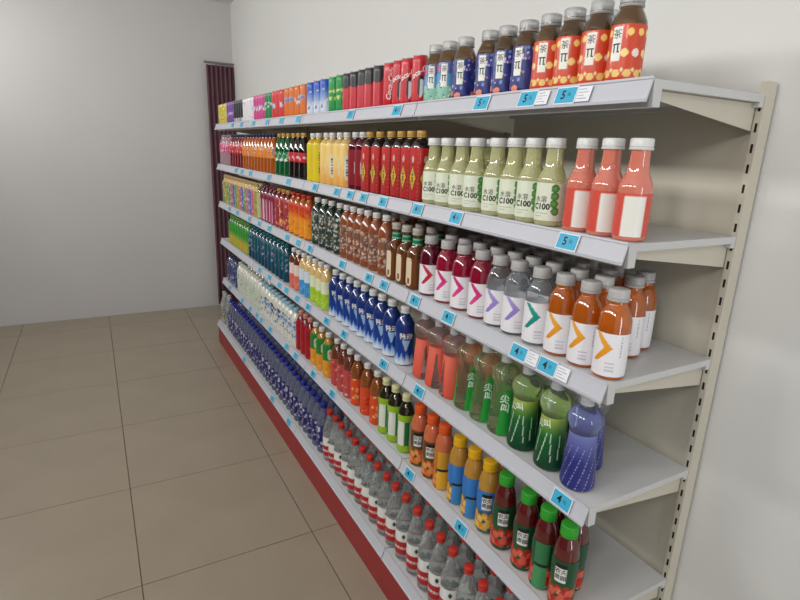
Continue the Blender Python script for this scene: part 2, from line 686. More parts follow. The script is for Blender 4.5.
def product(key, name, desc, cat, group, prof, liquid, cap, labels, texts=(), seg=20, sq=0, rot=0, nx=40, ny=24, dia=None):
    """cap = (material args, r, z0, z1); labels = [(part name, z0, z1, fn)]; texts = [(part, body, size, xc, zc, material, kw)]"""
    parts = [('body', lathe('body', prof, liq(liquid), seg, sq), [])]
    if cap:
        parts.append(('cap', lathe('cap', cap_prof(cap[1], cap[2], cap[3]), capm(*cap[0]), 28, 0, True, .05), []))
    first = True
    for ln, z0, z1, fn in labels:
        subs = []
        if first:
            for tn, body, size, xc, zc, m, kw in texts:
                subs.append((tn, wrapped_text(tn, body, size, prof, xc, zc, m, sq=sq, **kw)))
            first = False
        parts.append((ln, label_mesh(ln, prof, z0, z1, fn, nx, ny, sq=sq), subs))
    R = max(r for r, z in prof)
    PROD[key] = dict(name=name, desc=desc, cat=cat, group=group, parts=parts, rot=rot, dia=dia or 2 * R + (.003 if sq else 0), sq=sq)


def can(key, desc, fn, group, texts=(), name='drink_can', nx=36, ny=28):
    prof = [(.020, 0.0), (.0235, .003), (.0285, .010), (.0285, .150), (.0262, .160), (.0255, .163)]
    body = label_mesh('can_body', prof, 0.003, .163, fn, nx, ny, M_CANPRINT, off=0.0)
    lid = lathe('lid', [(.0245, .1615), (.0262, .163), (.0262, .1665), (.0245, .1668), (.0235, .163), (.004, .163)], M_ALU, 20)
    base = lathe('base', [(.018, 0), (.0205, .0005), (.0232, .0032), (.01, .004)], M_ALU, 20)
    subs = [(tn, wrapped_text(tn, b, s, prof, xc, zc, m, **kw)) for tn, b, s, xc, zc, m, kw in texts]
    PROD[key] = dict(name=name, desc=desc, cat='can', group=group, parts=[('can_body', body, subs), ('lid', lid, []), ('base', base, [])], rot=0, dia=.058, sq=0)


# --- top shelf
TEA = smoothprof([(.029, 0), (.034, .003), (.0385, .012), (.0385, .06), (.0385, .118), (.036, .134), (.0285, .150), (.0245, .158), (.0245, .166), (.024, .176)], 2)
for kd, d in (('red', 'orange-red'), ('blue', 'dark blue'), ('mint', 'mint and blue')):
    product('tea_' + kd, 'tea_bottle', f'brown tea bottle with {d} flowered label, clear cap', 'bottle', f'{d} tea bottles on the top shelf', TEA, 'brown', (('clear', (236, 238, 238), .6), .0265, .160, .190), [('label', .004, .122, tea_print(kd))],
            [('label_print', '茶', .021, -.0185, .101, M_BLACK, {}), ('label_print', 'π', .030, -.0185, .074, M_BLACK, {})], rot=0, nx=120, ny=60)


def can_two(a, b, t):
    return lambda x, y, H, R: a if y < t * H else b


def cola_can(x, y, H, R):
    P = .09
    q = (x - .004 + P / 2) % P - P / 2
    if abs(q) < .012 and .12 * H < y < .60 * H:
        e = (q / .012) ** 2 + ((y - .36 * H) / (.24 * H)) ** 2
        if e < 1:
            return (28, 24, 30) if q < -.003 or y > .52 * H else (232, 232, 236)
    return (204, 34, 48)


def cola_plain(x, y, H, R):
    return (206, 40, 54)


def zero_can(x, y, H, R):
    e = .62 * H + .018 * math.sin(x * 60)
    P = .06
    q = (x + P / 2) % P - P / 2
    if y > e + .02 * (abs(q) / .03):
        return (42, 44, 48)
    return mix((206, 50, 64), (222, 92, 100), max(0, q) / .03)


can('can_cola', 'tall red soda can with white script and black figure', cola_can, 'red script cans on the top shelf', [('can_print', 'Coca-Cola', .026, .0, .110, M_WHITE, dict(rot=.5, shear=.3, bold=.0006))], nx=64, ny=44)
can('can_cola_plain', 'tall plain red soda can with white upright script', cola_plain, 'red script cans on the top shelf', [('can_print', 'Coca-Cola', .028, .0, .085, M_WHITE, dict(rot=1.45, shear=.3, bold=.0006))], nx=24, ny=10)
can('can_zero', 'tall black and red soda can', zero_can, 'black and red cans on the top shelf', nx=64, ny=44)


def can_mot(base, cols, seed, lo=.25, hi=.7, n=26):
    return mottle(seed, base, cols, n, .004, .010, lo, hi)


can('can_green', 'bright green drink can with pale splash', can_mot((22, 150, 70), [(150, 206, 110), (220, 226, 120), (30, 170, 80)], 1), 'green cans on the top shelf')
can('can_blue', 'blue and white slim drink can', can_mot(lambda x, y, H, R: mix((222, 228, 240), (40, 86, 190), (y / H - .25) / .6), [(236, 240, 248), (60, 110, 200)], 2, .1, .8), 'blue and white cans on the top shelf')
can('can_orange', 'orange soda can with blue splash', can_mot((226, 118, 40), [(140, 170, 210), (230, 226, 226), (90, 120, 190)], 3, .4, .65), 'orange cans on the top shelf')
can('can_redsplash', 'red soda can with blue splash', can_mot((214, 52, 52), [(140, 170, 210), (230, 226, 226)], 4, .4, .65), 'red splash cans on the top shelf')
can('can_dkgreen', 'dark green soda can with pale splash', can_mot((26, 130, 74), [(170, 206, 200), (230, 232, 226)], 5, .4, .65), 'dark green cans on the top shelf')
can('can_pink', 'pink soda can with blue splash', can_mot((206, 70, 140), [(140, 170, 210), (230, 226, 230)], 6, .4, .65), 'pink cans on the top shelf')
can('can_white', 'white slim drink can', can_mot((228, 226, 230), [(206, 206, 214), (190, 190, 206)], 7, .1, .9, 14), 'white cans on the top shelf')
can('can_black', 'black slim drink can with white foot', lambda x, y, H, R: (30, 34, 36) if y > .2 * H or int(x / .006) % 2 else (226, 226, 226), 'black cans on the top shelf')
can('can_purple', 'purple slim drink can', can_mot((122, 70, 160), [(206, 190, 220), (90, 50, 130)], 9, .3, .7), 'purple cans on the top shelf')
can('can_yellow', 'yellow slim drink can', can_mot((206, 190, 60), [(240, 236, 200), (150, 150, 40)], 10, .1, .9), 'yellow cans on the top shelf')

# --- second shelf
C100 = smoothprof([(.030, 0), (.035, .003), (.0385, .012), (.0385, .06), (.0385, .114), (.0372, .128), (.032, .142), (.0262, .154), (.0235, .170), (.0215, .195), (.0215, .216)], 2)
product('lemon', 'lemon_drink_bottle', 'pale green lemon drink bottle with white label', 'bottle', 'lemon drink bottles on the second shelf', C100, 'lemon', (('white', (224, 224, 222)), .0262, .206, .232), [('label', .016, .116, lime_print)],
        [('label_print', '水溶', .0185, -.014, .072, M_BLACK, {}), ('label_print', 'C100', .0225, -.011, .053, M_BLACK, dict(bold=.0007))], rot=-10, nx=100, ny=50)
product('grapefruit', 'fruit_drink_bottle', 'rosy fruit drink bottle with white label panel', 'bottle', 'rosy fruit drinks on the second shelf', C100, 'cor', (('white', (224, 224, 222)), .0262, .206, .232), [('label', .012, .110, lambda x, y, H, R: (236, 234, 226) if -.02 < x < .03 and y < .93 * H else (214, 84, 70))], nx=60, ny=24)
SQR = smoothprof([(.027, 0), (.031, .003), (.034, .010), (.034, .1), (.034, .190), (.032, .206), (.025, .220), (.018, .226), (.0165, .232), (.0165, .250)], 2)
SQT = smoothprof([(.030, 0), (.034, .003), (.0375, .010), (.0375, .1), (.0375, .190), (.035, .206), (.026, .220), (.018, .226), (.0165, .232), (.0165, .250)], 2)
product('redtea', 'herbal_tea_bottle', 'red herbal tea bottle with gold diamond and cap', 'bottle', 'red herbal tea bottles on the second shelf', SQR, 'cola', (('gold', (206, 162, 84)), .0195, .234, .258), [('label', .006, .196, diamond_print)], sq=4, nx=96, ny=56)
product('darkredtea', 'plum_drink_bottle', 'dark red drink bottle with white oval and cap', 'bottle', 'dark red drinks on the second shelf', SQT, 'darkred', (WCAP, .0195, .234, .258), [('label', .02, .180, oval_print((140, 20, 36), (214, 206, 206), (120, 20, 34)))], nx=60, ny=40)
product('cream', 'honey_tea_bottle', 'peach yellow drink bottle with white oval and cap', 'bottle', 'peach yellow drinks on the second shelf', SQT, 'crm', (WCAP, .0195, .234, .258), [('label', .006, .205, oval_print(lambda x, y, H, R: mix((232, 170, 84), (244, 212, 130), y / H * 1.6), (234, 232, 222), (60, 60, 66), .016, .060, .45))], nx=60, ny=40)
product('yellow', 'yellow_tea_bottle', 'bright yellow drink bottle with black lettering, white cap', 'bottle', 'bright yellow drinks on the second shelf', SQT, 'yel', (WCAP, .0195, .234, .258), [('label', .006, .205, oval_print((226, 204, 34), (226, 204, 34), (40, 40, 20), .014, .085, .5))], nx=60, ny=40)
COLA = smoothprof([(.026, 0), (.031, .004), (.035, .018), (.0335, .055), (.0325, .085), (.034, .100), (.035, .118), (.035, .152), (.033, .172), (.026, .200), (.018, .226), (.0145, .236), (.0145, .254)], 2)


def splash(base, cols, seed, n=34, lo=.1, hi=.9):
    return mottle(seed, base, cols, n, .003, .009, lo, hi)


product('cola', 'cola_bottle', 'dark cola bottle with red band, gold cap', 'bottle', 'cola bottles on the second shelf', COLA, 'cola', (('gold', (206, 162, 84)), .0165, .238, .260), [('label', .096, .150, splash((206, 44, 60), [(240, 220, 224)], 31, 26, .3, .7))])
product('sprite', 'lemonade_bottle', 'green lemonade bottle with green splash label, gold cap', 'bottle', 'green lemonade bottles on the second shelf', COLA, 'sprite', (('gold', (206, 162, 84)), .0165, .238, .260), [('label', .090, .150, splash((24, 120, 66), [(226, 236, 228), (130, 196, 150)], 32))])
product('soda', 'orange_soda_bottle', 'orange soda bottle with dark blue cap', 'bottle', 'orange soda bottles on the second shelf', COLA, 'soda', (('navy', (44, 44, 84)), .0165, .238, .260), [('label', .100, .170, splash((226, 134, 50), [(226, 226, 220), (120, 140, 180), (240, 160, 60)], 33))])
product('redsoda', 'red_soda_bottle', 'deep red soda bottle with dark blue cap', 'bottle', 'deep red soda bottles on the second shelf', COLA, 'redsoda', (('navy', (44, 44, 84)), .0165, .238, .260), [('label', .110, .190, splash((196, 46, 60), [(226, 120, 130), (226, 200, 200)], 34))])
product('pinksoda', 'pink_soda_bottle', 'pale soda bottle with pink label and grey cap', 'bottle', 'pale pink soda bottles on the second shelf', COLA, 'pinksoda', (('greyviolet', (140, 130, 150)), .0165, .238, .260), [('label', .110, .190, splash((206, 80, 130), [(236, 206, 216), (180, 60, 110)], 35))])

# --- third shelf
VIT = smoothprof([(.030, 0), (.0355, .003), (.0395, .010), (.0398, .07), (.0398, .138), (.0385, .152), (.0335, .170), (.0262, .184), (.0230, .190), (.0230, .212)], 2)
for key, d, lq, c1, c2 in (('orange', 'orange', 'orange', (232, 150, 36), (240, 170, 60)), ('teal', 'colourless', 'clear', (20, 140, 126), (40, 160, 140)), ('lilac', 'colourless', 'clear', (146, 126, 200), (170, 150, 216)),
                           ('pink', 'crimson', 'magenta', (226, 70, 140), (206, 40, 120)), ('dark', 'dark purple', 'darkred', (190, 30, 50), (206, 50, 70))):
    cn = {'orange': 'orange', 'teal': 'teal', 'lilac': 'lilac', 'pink': 'pink', 'dark': 'red'}[key]
    product('vit_' + key, 'vitamin_water_bottle', f'{d} vitamin drink bottle with {cn} arrow label', 'bottle', f'{cn} arrow vitamin drinks on the third shelf', VIT, lq, (('grey_ribbed', (184, 182, 180)), .0258, .196, .226), [('label', .010, .120 if key != 'teal' else .128, chevron_print(c1, c2))], nx=100, ny=56)
AMB = smoothprof([(.028, 0), (.032, .003), (.035, .010), (.035, .07), (.035, .128), (.033, .146), (.0235, .166), (.0195, .180), (.0180, .205), (.0180, .228)], 2)
product('amber', 'amber_tea_bottle', 'square amber tea bottle with cream panel, green neck', 'bottle', 'square amber tea bottles on the third shelf', AMB, 'amber', (('greyish', (186, 180, 170)), .0215, .214, .240),
        [('label', .012, .125, lambda x, y, H, R: (226, 210, 180) if (x / .019) ** 4 + ((y - .52 * H) / (.5 * H)) ** 4 < 1 and not (abs(x) < .006 and .08 * H < y < .3 * H) else (112, 60, 24)), ('neck_band', .176, .203, lambda x, y, H, R: (24, 120, 80) if int(y / .006) % 3 else (120, 190, 160))], sq=5, nx=80, ny=40)
TALL = smoothprof([(.030, 0), (.034, .003), (.0375, .012), (.036, .05), (.0375, .09), (.036, .13), (.0375, .17), (.034, .194), (.024, .218), (.0165, .230), (.0165, .250)], 2)
product('brown', 'brown_tea_bottle', 'brown tea bottle with mottled label and white cap', 'bottle', 'brown tea bottles on the third shelf', TALL, 'brownb', (WCAP, .0195, .236, .260), [('label', .03, .165, mottle(41, (150, 92, 62), [(206, 190, 176), (120, 66, 44), (176, 160, 150), (98, 90, 92)], 300, .003, .007))], nx=60, ny=40)
product('dkgreen', 'green_tea_bottle', 'dark green tea bottle with pale flecks, white cap', 'bottle', 'dark green tea bottles on the third shelf', TALL, 'dkgreen', (WCAP, .0195, .236, .260), [('label', .02, .185, mottle(42, (52, 72, 66), [(170, 176, 166), (34, 50, 46), (206, 206, 196), (110, 92, 70)], 300, .003, .007))], nx=60, ny=40)
product('orange3', 'orange_drink_bottle', 'orange drink bottle with red upper label', 'bottle', 'orange drinks on the third shelf', TALL, 'soda', (('red', (190, 50, 40)), .0195, .236, .256), [('label', .01, .200, mottle(43, lambda x, y, H, R: mix((236, 150, 40), (206, 64, 34), (y / H - .5) * 3), [(240, 180, 60), (190, 50, 30), (150, 40, 30)], 40, .003, .008))])
product('multi', 'mixed_fruit_drink_bottle', 'dark pink and yellow fruit drink bottle', 'bottle', 'pink and yellow drinks on the third shelf', TALL, 'redsoda', (('mustard', (190, 150, 70)), .0195, .236, .256), [('label', .01, .200, mottle(44, (170, 60, 66), [(236, 190, 90), (226, 150, 120), (120, 40, 70), (236, 206, 150)], 70, .004, .010))])
product('magenta', 'berry_drink_bottle', 'magenta berry drink bottle with white upright stripes', 'bottle', 'magenta drinks on the third shelf', TALL, 'darkred', (('plum', (110, 40, 60)), .0195, .236, .256), [('label', .01, .200, lambda x, y, H, R: (226, 200, 210) if (x % .028) < .006 and y < .75 * H else mix((176, 50, 100), (130, 24, 60), y / H))])
product('palegreen', 'pale_drink_bottle', 'single slender pale green drink bottle', 'bottle', 'pale drinks on the third shelf', TALL, 'olivec', (('paleolive', (180, 186, 130)), .0195, .236, .256), [('label', .01, .190, mottle(45, (180, 196, 130), [(206, 216, 170)], 30))])
SMALL = smoothprof([(.027, 0), (.032, .003), (.034, .010), (.034, .08), (.034, .178), (.030, .198), (.020, .216), (.018, .222), (.018, .240)], 2)
for key, b, cs in (('green', (120, 160, 90), [(206, 216, 170), (90, 140, 80), (226, 206, 150)]), ('blue', (70, 110, 180), [(206, 216, 236), (120, 160, 206), (206, 130, 150)]), ('rose', (206, 110, 130), [(236, 206, 206), (190, 70, 110), (120, 150, 200)]), ('tan', (190, 150, 90), [(226, 206, 150), (150, 110, 60), (120, 160, 90)])):
    product('small_' + key, 'small_drink_bottle', f'small drink bottle with mottled {key} label, tan cap', 'bottle', f'small {key} bottles on the third shelf', SMALL, 'crm', (('tan', (186, 160, 120)), .021, .228, .254), [('label', .006, .196, mottle(50 + len(key), b, cs, 70, .004, .009))], nx=32, ny=20)

# --- fourth shelf
SCR = smoothprof([(.038, 0), (.043, .003), (.0465, .012), (.0460, .03), (.0415, .09), (.0375, .140), (.0365, .160), (.0385, .176), (.0440, .190), (.0465, .203), (.0440, .216), (.0350, .229), (.0215, .237), (.0165, .242), (.0165, .258)], 2)
for key, lq, d in (('pink', 'pinkc', 'coral pink'), ('green', 'olivec', 'bright green'), ('dark', 'greenc', 'dark green'), ('violet', 'violetc', 'violet blue')):
    tx = []
    if key == 'green':
        tx = [('label_print', '尖', .030, -.008, .128, M_WHITE, dict(rot=-.12, bold=.0006)), ('label_print', '叫', .030, -.006, .098, M_WHITE, dict(rot=-.12, bold=.0006))]
    if key == 'dark':
        tx = [('label_print', '尖叫', .026, -.026, .142, M_WHITE, dict(rot=.2, bold=.0004))]
    product('scream_' + key, 'sports_drink_bottle', f'waisted sports drink bottle with {d} sleeve', 'bottle', f'{d} sports drinks on the fourth shelf', SCR, lq, (('frosted', (214, 216, 218), .3), .0185, .244, .276), [('label', .006, .166, scream_print(key))], tx, nx=100, ny=56, seg=28)
BLU = smoothprof([(.033, 0), (.037, .003), (.0405, .012), (.0405, .05), (.0390, .075), (.0390, .115), (.0408, .140), (.0408, .165), (.037, .184), (.027, .204), (.019, .216), (.0185, .224), (.0185, .244)], 2)
product('blue', 'blue_drink_bottle', 'deep blue drink bottle with white waves, white cap', 'bottle', 'deep blue drinks on the fourth shelf', BLU, 'bluep', (WCAP, .0215, .226, .254), [('label', .006, .186, blue_print)], [('label_print', '脉动', .030, q, .130, M_WHITE, dict(bold=.0005)) for q in (0, .085, -.085)], nx=90, ny=52)
for key, top, bot, cc in (('lime', (226, 232, 196), (170, 208, 50), 'lime green'), ('skyblue', (214, 226, 234), (62, 152, 214), 'sky blue'), ('coral', (236, 214, 206), (226, 112, 92), 'coral')):
    product('two_' + key, 'fruit_milk_bottle', f'white and {cc} fruit drink bottle, white cap', 'bottle', f'white and {cc} drinks on the fourth shelf', TALL, 'crm' if key != 'coral' else 'rtea', (WCAP, .0215, .232, .256), [('label', .006, .165, mottle(60, bands((.58, bot), (1, top)), [mix(bot, (255, 255, 255), .35)], 22, .003, .008, .1, .5))])
product('teal', 'teal_drink_bottle', 'dark teal drink bottle with violet flecks', 'bottle', 'dark teal drinks on the fourth shelf', TALL, 'teal', (('tealcap', (30, 96, 100)), .0195, .236, .258), [('label', .008, .205, mottle(62, lambda x, y, H, R: mix((14, 66, 92), (24, 90, 104), y / H), [(16, 56, 80), (30, 110, 120), (150, 150, 190), (190, 170, 196), (110, 150, 160)], 60, .003, .008, .35, .95))])
product('gy', 'citrus_drink_bottle', 'green drink bottle with yellow and orange streaks', 'bottle', 'green and yellow drinks on the fourth shelf', TALL, 'grn', (('greencap', (90, 140, 60)), .0195, .236, .258), [('label', .008, .205, lambda x, y, H, R: mix(((214, 150, 50) if int(x / .01) % 3 == 0 else (170, 180, 60)), (56, 150, 50), (y / H - .35) * 4))])

# --- fifth shelf
JUI = smoothprof([(.030, 0), (.034, .003), (.0372, .010), (.0368, .06), (.0352, .085), (.0372, .110), (.0375, .155), (.0355, .185), (.0325, .205), (.0260, .222), (.0215, .230), (.0215, .248)], 2)
BADGE = [('label_print', '农夫', .0175, -.005, .132, M_BLACK, dict(bold=.0003)), ('label_print', '果园', .0175, -.005, .112, M_BLACK, dict(bold=.0003))]
for key, lq, capc, top, fruit, leaf, panel, d in (
        ('red', 'rjuice', ('green', (52, 160, 48)), (24, 78, 46), [(200, 62, 50), (216, 96, 76), (176, 40, 38)], (32, 92, 44), None, 'red juice bottle with green cap, badge facing out'),
        ('redback', 'rjuice', ('green', (52, 160, 48)), (24, 78, 46), [(200, 62, 50), (216, 96, 76), (176, 40, 38)], (32, 92, 44), (70, 150, 96), 'red juice bottle with green cap, plain green panel'),
        ('yellow', 'yjuice', ('yellow', (226, 172, 24)), (46, 118, 196), [(226, 170, 60), (236, 190, 90), (214, 140, 40)], (50, 90, 60), None, 'yellow juice bottle with yellow cap, badge facing out'),
        ('yellowback', 'yjuice', ('yellow', (226, 172, 24)), (46, 118, 196), [(226, 170, 60), (236, 190, 90), (214, 140, 40)], (50, 90, 60), (60, 136, 206), 'yellow juice bottle with yellow cap, plain blue panel'),
        ('orange', 'ojuice', ('orange', (222, 88, 36)), (104, 66, 34), [(226, 122, 50), (236, 150, 80), (206, 96, 36)], (70, 96, 40), None, 'orange juice bottle with orange cap, badge facing out'),
        ('orangeback', 'ojuice', ('orange', (222, 88, 36)), (190, 120, 40), [(226, 122, 50), (236, 150, 80), (206, 96, 36)], (70, 96, 40), (232, 176, 50), 'orange juice bottle with orange cap, plain yellow panel')):
    product('juice_' + key, 'juice_bottle', d, 'bottle', d.split(',')[0] + ' group on the fifth shelf', JUI, lq, (capc, .0255, .234, .270), [('label', .006, .166, juice_print(top, fruit, leaf, panel))], BADGE if panel is None else [], nx=90, ny=60)
product('dark', 'green_label_tea_bottle', 'dark tea bottle with lime and white label', 'bottle', 'dark teas with cream caps on the fifth shelf', TALL, 'dtea', (('creamcap', (222, 222, 170)), .0205, .238, .268), [('label', .004, .180, lambda x, y, H, R: ((150, 190, 40) if y < .2 * H or y > .82 * H else ((24, 116, 56) if (x % .06) < .022 else (226, 228, 216))))], nx=70, ny=44)
product('itea', 'iced_tea_bottle', 'iced tea bottle with orange-red label, white cap', 'bottle', 'iced teas on the fifth shelf', TALL, 'itea', (WCAP, .0195, .242, .266), [('label', .006, .150, mottle(71, (222, 76, 38), [(236, 150, 90), (200, 50, 30), (240, 190, 130)], 34, .003, .009))])
product('rtea', 'red_tea_bottle', 'red tea bottle with rose label, white cap', 'bottle', 'rose label teas on the fifth shelf', TALL, 'rtea', (WCAP, .0195, .242, .266), [('label', .006, .160, mottle(72, (196, 76, 76), [(226, 150, 150), (170, 50, 56), (230, 190, 180)], 34, .003, .009))])
product('pulp', 'pulp_juice_bottle', 'pulpy orange juice bottle with green upper label', 'bottle', 'pulpy juices on the fifth shelf', TALL, 'yjuice', (WCAP, .0205, .238, .262), [('label', .004, .200, oval_print(mottle(73, lambda x, y, H, R: (34, 130, 54) if y > .52 * H else (232, 158, 46), [(240, 190, 90), (224, 140, 40)], 24, .004, .009, 0, .45), (232, 222, 200), (226, 110, 40), .015, .032, .70))], nx=60, ny=40)
product('red5', 'red_drink_bottle', 'glossy crimson drink bottle with pink cap', 'bottle', 'crimson drinks on the fifth shelf', TALL, 'redsoda', (('pinkcap', (214, 150, 140)), .0195, .236, .262), [('label', .006, .205, mottle(74, (168, 24, 40), [(190, 50, 60), (140, 14, 30)], 30, .004, .010))])
product('whiteblue', 'white_yogurt_bottle', 'white drink bottle with blue picture, pale cap', 'bottle', 'white and blue drinks on the fifth shelf', SMALL, 'milk', (('paleblue', (150, 196, 214)), .021, .228, .254), [('label', .010, .190, mottle(75, (222, 222, 212), [(60, 120, 206), (90, 160, 220), (226, 160, 100), (40, 50, 90), (60, 120, 206)], 46, .005, .011, .2, .85))])
product('whitegreen', 'pale_milk_drink_bottle', 'pale milky drink bottle with green flecks', 'bottle', 'pale milky drinks on the fifth shelf', TALL, 'milk', (('palecap', (206, 210, 196)), .0195, .236, .258), [('label', .010, .190, mottle(76, (206, 212, 196), [(110, 150, 110), (232, 232, 226), (150, 170, 150)], 50, .003, .008))])
product('navywhite', 'navy_drink_bottle', 'navy and white drink bottle', 'bottle', 'navy and white drinks on the fifth shelf', TALL, 'bwater', (('navy', (44, 44, 84)), .0195, .236, .258), [('label', .010, .200, mottle(77, (60, 72, 120), [(206, 206, 216), (36, 44, 84), (140, 150, 180)], 70, .003, .009))])

# --- bottom shelf
WAT = smoothprof([(.028, 0), (.033, .004), (.0385, .014), (.0375, .026), (.0388, .034), (.0388, .085), (.0388, .156), (.0370, .162), (.0392, .170), (.0392, .180), (.0365, .192), (.0300, .215), (.0215, .248), (.0160, .264), (.0145, .272), (.0145, .294)], 2)
product('water', 'water_bottle', 'clear water bottle with red cap, red and white label', 'bottle', 'red cap water bottles on the bottom shelf', WAT, 'water', (('red', (196, 30, 42)), .0182, .278, .306), [('label', .040, .152, water_print)],
        [('label_print', '农夫山泉', .0150, 0, .070, M_WHITE, dict(bold=.0004)), ('label_print', '农夫山泉', .0150, .060, .070, M_WHITE, dict(bold=.0004)), ('label_print', '农夫山泉', .0150, -.060, .070, M_WHITE, dict(bold=.0004))], nx=84, ny=32, seg=24)
product('bluewater', 'blue_cap_water_bottle', 'clear water bottle with blue cap and navy label', 'bottle', 'blue cap water bottles on the bottom shelf', WAT, 'bwater', (('blue', (40, 46, 150)), .0182, .278, .306), [('label', .045, .178, mottle(81, (40, 40, 112), [(196, 196, 214), (26, 26, 78), (80, 90, 165), (206, 206, 220), (34, 34, 100)], 90, .004, .010))], seg=20)
product('greywater', 'plain_water_bottle', 'plain greyish clear water bottle with faded label', 'bottle', 'greyish water bottles on the bottom shelf', WAT, 'water', (('greywhite', (190, 190, 186)), .0182, .278, .306), [('label', .060, .140, mottle(82, (150, 150, 140), [(190, 190, 180), (110, 110, 104)], 40, .004, .010))], seg=20)


# ------------------------------------------------------------------ placing them
ORD = ['first', 'second', 'third', 'fourth', 'fifth', 'sixth', 'seventh', 'eighth', 'ninth', 'tenth', 'eleventh', 'twelfth', 'thirteenth', 'fourteenth', 'fifteenth', 'sixteenth', 'seventeenth', 'eighteenth', 'nineteenth', 'twentieth']


def ordn(i):
    if i < 20:
        return ORD[i]
    return 'twenty-' + ORD[i - 20] if i < 29 else ('thirtieth' if i == 29 else 'thirty-' + ORD[i - 30])


ROWS = {}   # (product, row number) -> list of (x, y, z)


def put(shelf, key, ys, xo=.0, row=0):
    z = Z[shelf - 1] - .0038
    d = PROD[key]['dia']
    base = (X6 if shelf == 6 else 0.0) + .008 + d / 2 + xo + row * (d + .004)
    for y in ys:
        ROWS.setdefault((shelf, row), []).append([key, base, y, z, d])


def span(y0, y1, pitch):
    n = max(1, int(round((y1 - y0) / pitch)))
    return [y0 + (i + .5) * (y1 - y0) / n for i in range(n)]


# top shelf
put(1, 'tea_red', [-.835, -.750, -.664, -.584])
put(1, 'tea_blue', [-.498, -.410, -.330, -.204])
put(1, 'tea_mint', [-.113, -.030])
put(1, 'tea_blue', [-.455, -.37, -.26], row=1)
put(1, 'tea_red', [-.70, -.62], row=1)
put(1, 'can_cola', [.060, .145, .212]); put(1, 'can_cola_plain', [.291])
put(1, 'can_zero', [.381, .466, .537, .622, .7])
put(1, 'can_green', [.782, .876])
put(1, 'can_blue', span(.935, 1.235, .1)); put(1, 'can_orange', span(1.245, 1.635, .098)); put(1, 'can_redsplash', span(1.64, 1.885, .082)); put(1, 'can_dkgreen', span(1.89, 2.05, .08))
put(1, 'can_pink', span(2.055, 2.335, .07)); put(1, 'can_white', span(2.34, 2.655, .08)); put(1, 'can_black', span(2.66, 2.955, .075)); put(1, 'can_purple', span(2.96, 3.215, .07)); put(1, 'can_yellow', span(3.22, 3.56, .07))
# second shelf
put(2, 'grapefruit', [-.908, -.828, -.748], xo=.008)
put(2, 'lemon', [-.648, -.568, -.489, -.408, -.305, -.222, -.137, -.051])
put(2, 'redtea', [.037, .112, .190, .276, .375, .470]); put(2, 'darkredtea', [.548, .627])
put(2, 'cream', [.726, .811, .907, .988]); put(2, 'yellow', [1.10, 1.19]); put(2, 'cola', [1.335, 1.425, 1.515]); put(2, 'sprite', [1.62, 1.71, 1.80])
put(2, 'soda', span(1.88, 2.72, .085)); put(2, 'redsoda', span(2.72, 3.18, .085)); put(2, 'pinksoda', span(3.18, 3.58, .085))
put(2, 'lemon', [-.45, -.26], row=1)
# third shelf
put(3, 'vit_orange', [-.912, -.826, -.738]); put(3, 'vit_teal', [-.649]); put(3, 'vit_lilac', [-.551, -.465]); put(3, 'vit_pink', [-.374, -.271, -.171]); put(3, 'vit_dark', [-.060])
for rw in (1, 2, 3):
    o = .03 * (rw % 2)
    put(3, 'vit_orange', [-.826 + o, -.738 + o], row=rw); put(3, 'vit_teal', [-.64 + o], row=rw); put(3, 'vit_lilac', [-.551 + o, -.465 + o], row=rw); put(3, 'vit_pink', [-.374 + o, -.280 + o, -.19 + o], row=rw); put(3, 'vit_dark', [-.10 + o], row=rw)
put(3, 'amber', [.035, .120, .203]); put(3, 'brown', [.297, .392, .479, .559, .638, .716]); put(3, 'dkgreen', [.803, .916, 1.016, 1.121])
for rw in (1, 2):
    o = .03 * (rw % 2)
    put(3, 'amber', [.030 + o, .118 + o], row=rw); put(3, 'brown', [.26 + o, .345 + o, .43 + o, .52 + o, .61 + o], row=rw)
put(3, 'orange3', span(1.21, 1.58, .09)); put(3, 'multi', span(1.59, 1.88, .09)); put(3, 'magenta', span(1.885, 2.24, .085)); put(3, 'palegreen', [2.285])
kk = ['tan', 'rose', 'blue', 'rose', 'green', 'blue', 'rose', 'tan', 'green', 'blue', 'rose', 'green', 'green', 'tan', 'green']
for i, y in enumerate(span(2.34, 3.53, .082)):
    put(3, 'small_' + kk[i % len(kk)], [y])
for i, y in enumerate(span(2.36, 3.53, .085)):
    put(3, 'small_tan', [y], row=1)
put(5, 'whitegreen', span(2.36, 3.1, .09), row=1); put(5, 'navywhite', span(3.12, 3.5, .09), row=1)
put(4, 'teal', span(1.7, 2.6, .1), row=1); put(4, 'gy', span(2.66, 3.36, .1), row=1)
put(6, 'bluewater', span(2.92, 3.24, .09), row=1)
# fourth shelf
put(4, 'scream_violet', [-.86]); put(4, 'scream_dark', [-.752, -.632]); put(4, 'scream_green', [-.530, -.432, -.336]); put(4, 'scream_pink', [-.239, -.137, -.040])
put(4, 'scream_violet', [-.80], row=1); put(4, 'scream_dark', [-.69, -.58], row=1); put(4, 'scream_green', [-.48, -.38], row=1); put(4, 'scream_pink', [-.28, -.18], row=1)
put(4, 'blue', [.113, .227, .322, .413, .502, .590, .677, .765, .863])
put(4, 'two_lime', [.98, 1.07, 1.16]); put(4, 'two_skyblue', [1.26, 1.35]); put(4, 'two_coral', [1.45, 1.54]); put(4, 'teal', span(1.64, 2.64, .09)); put(4, 'gy', span(2.66, 3.36, .085))
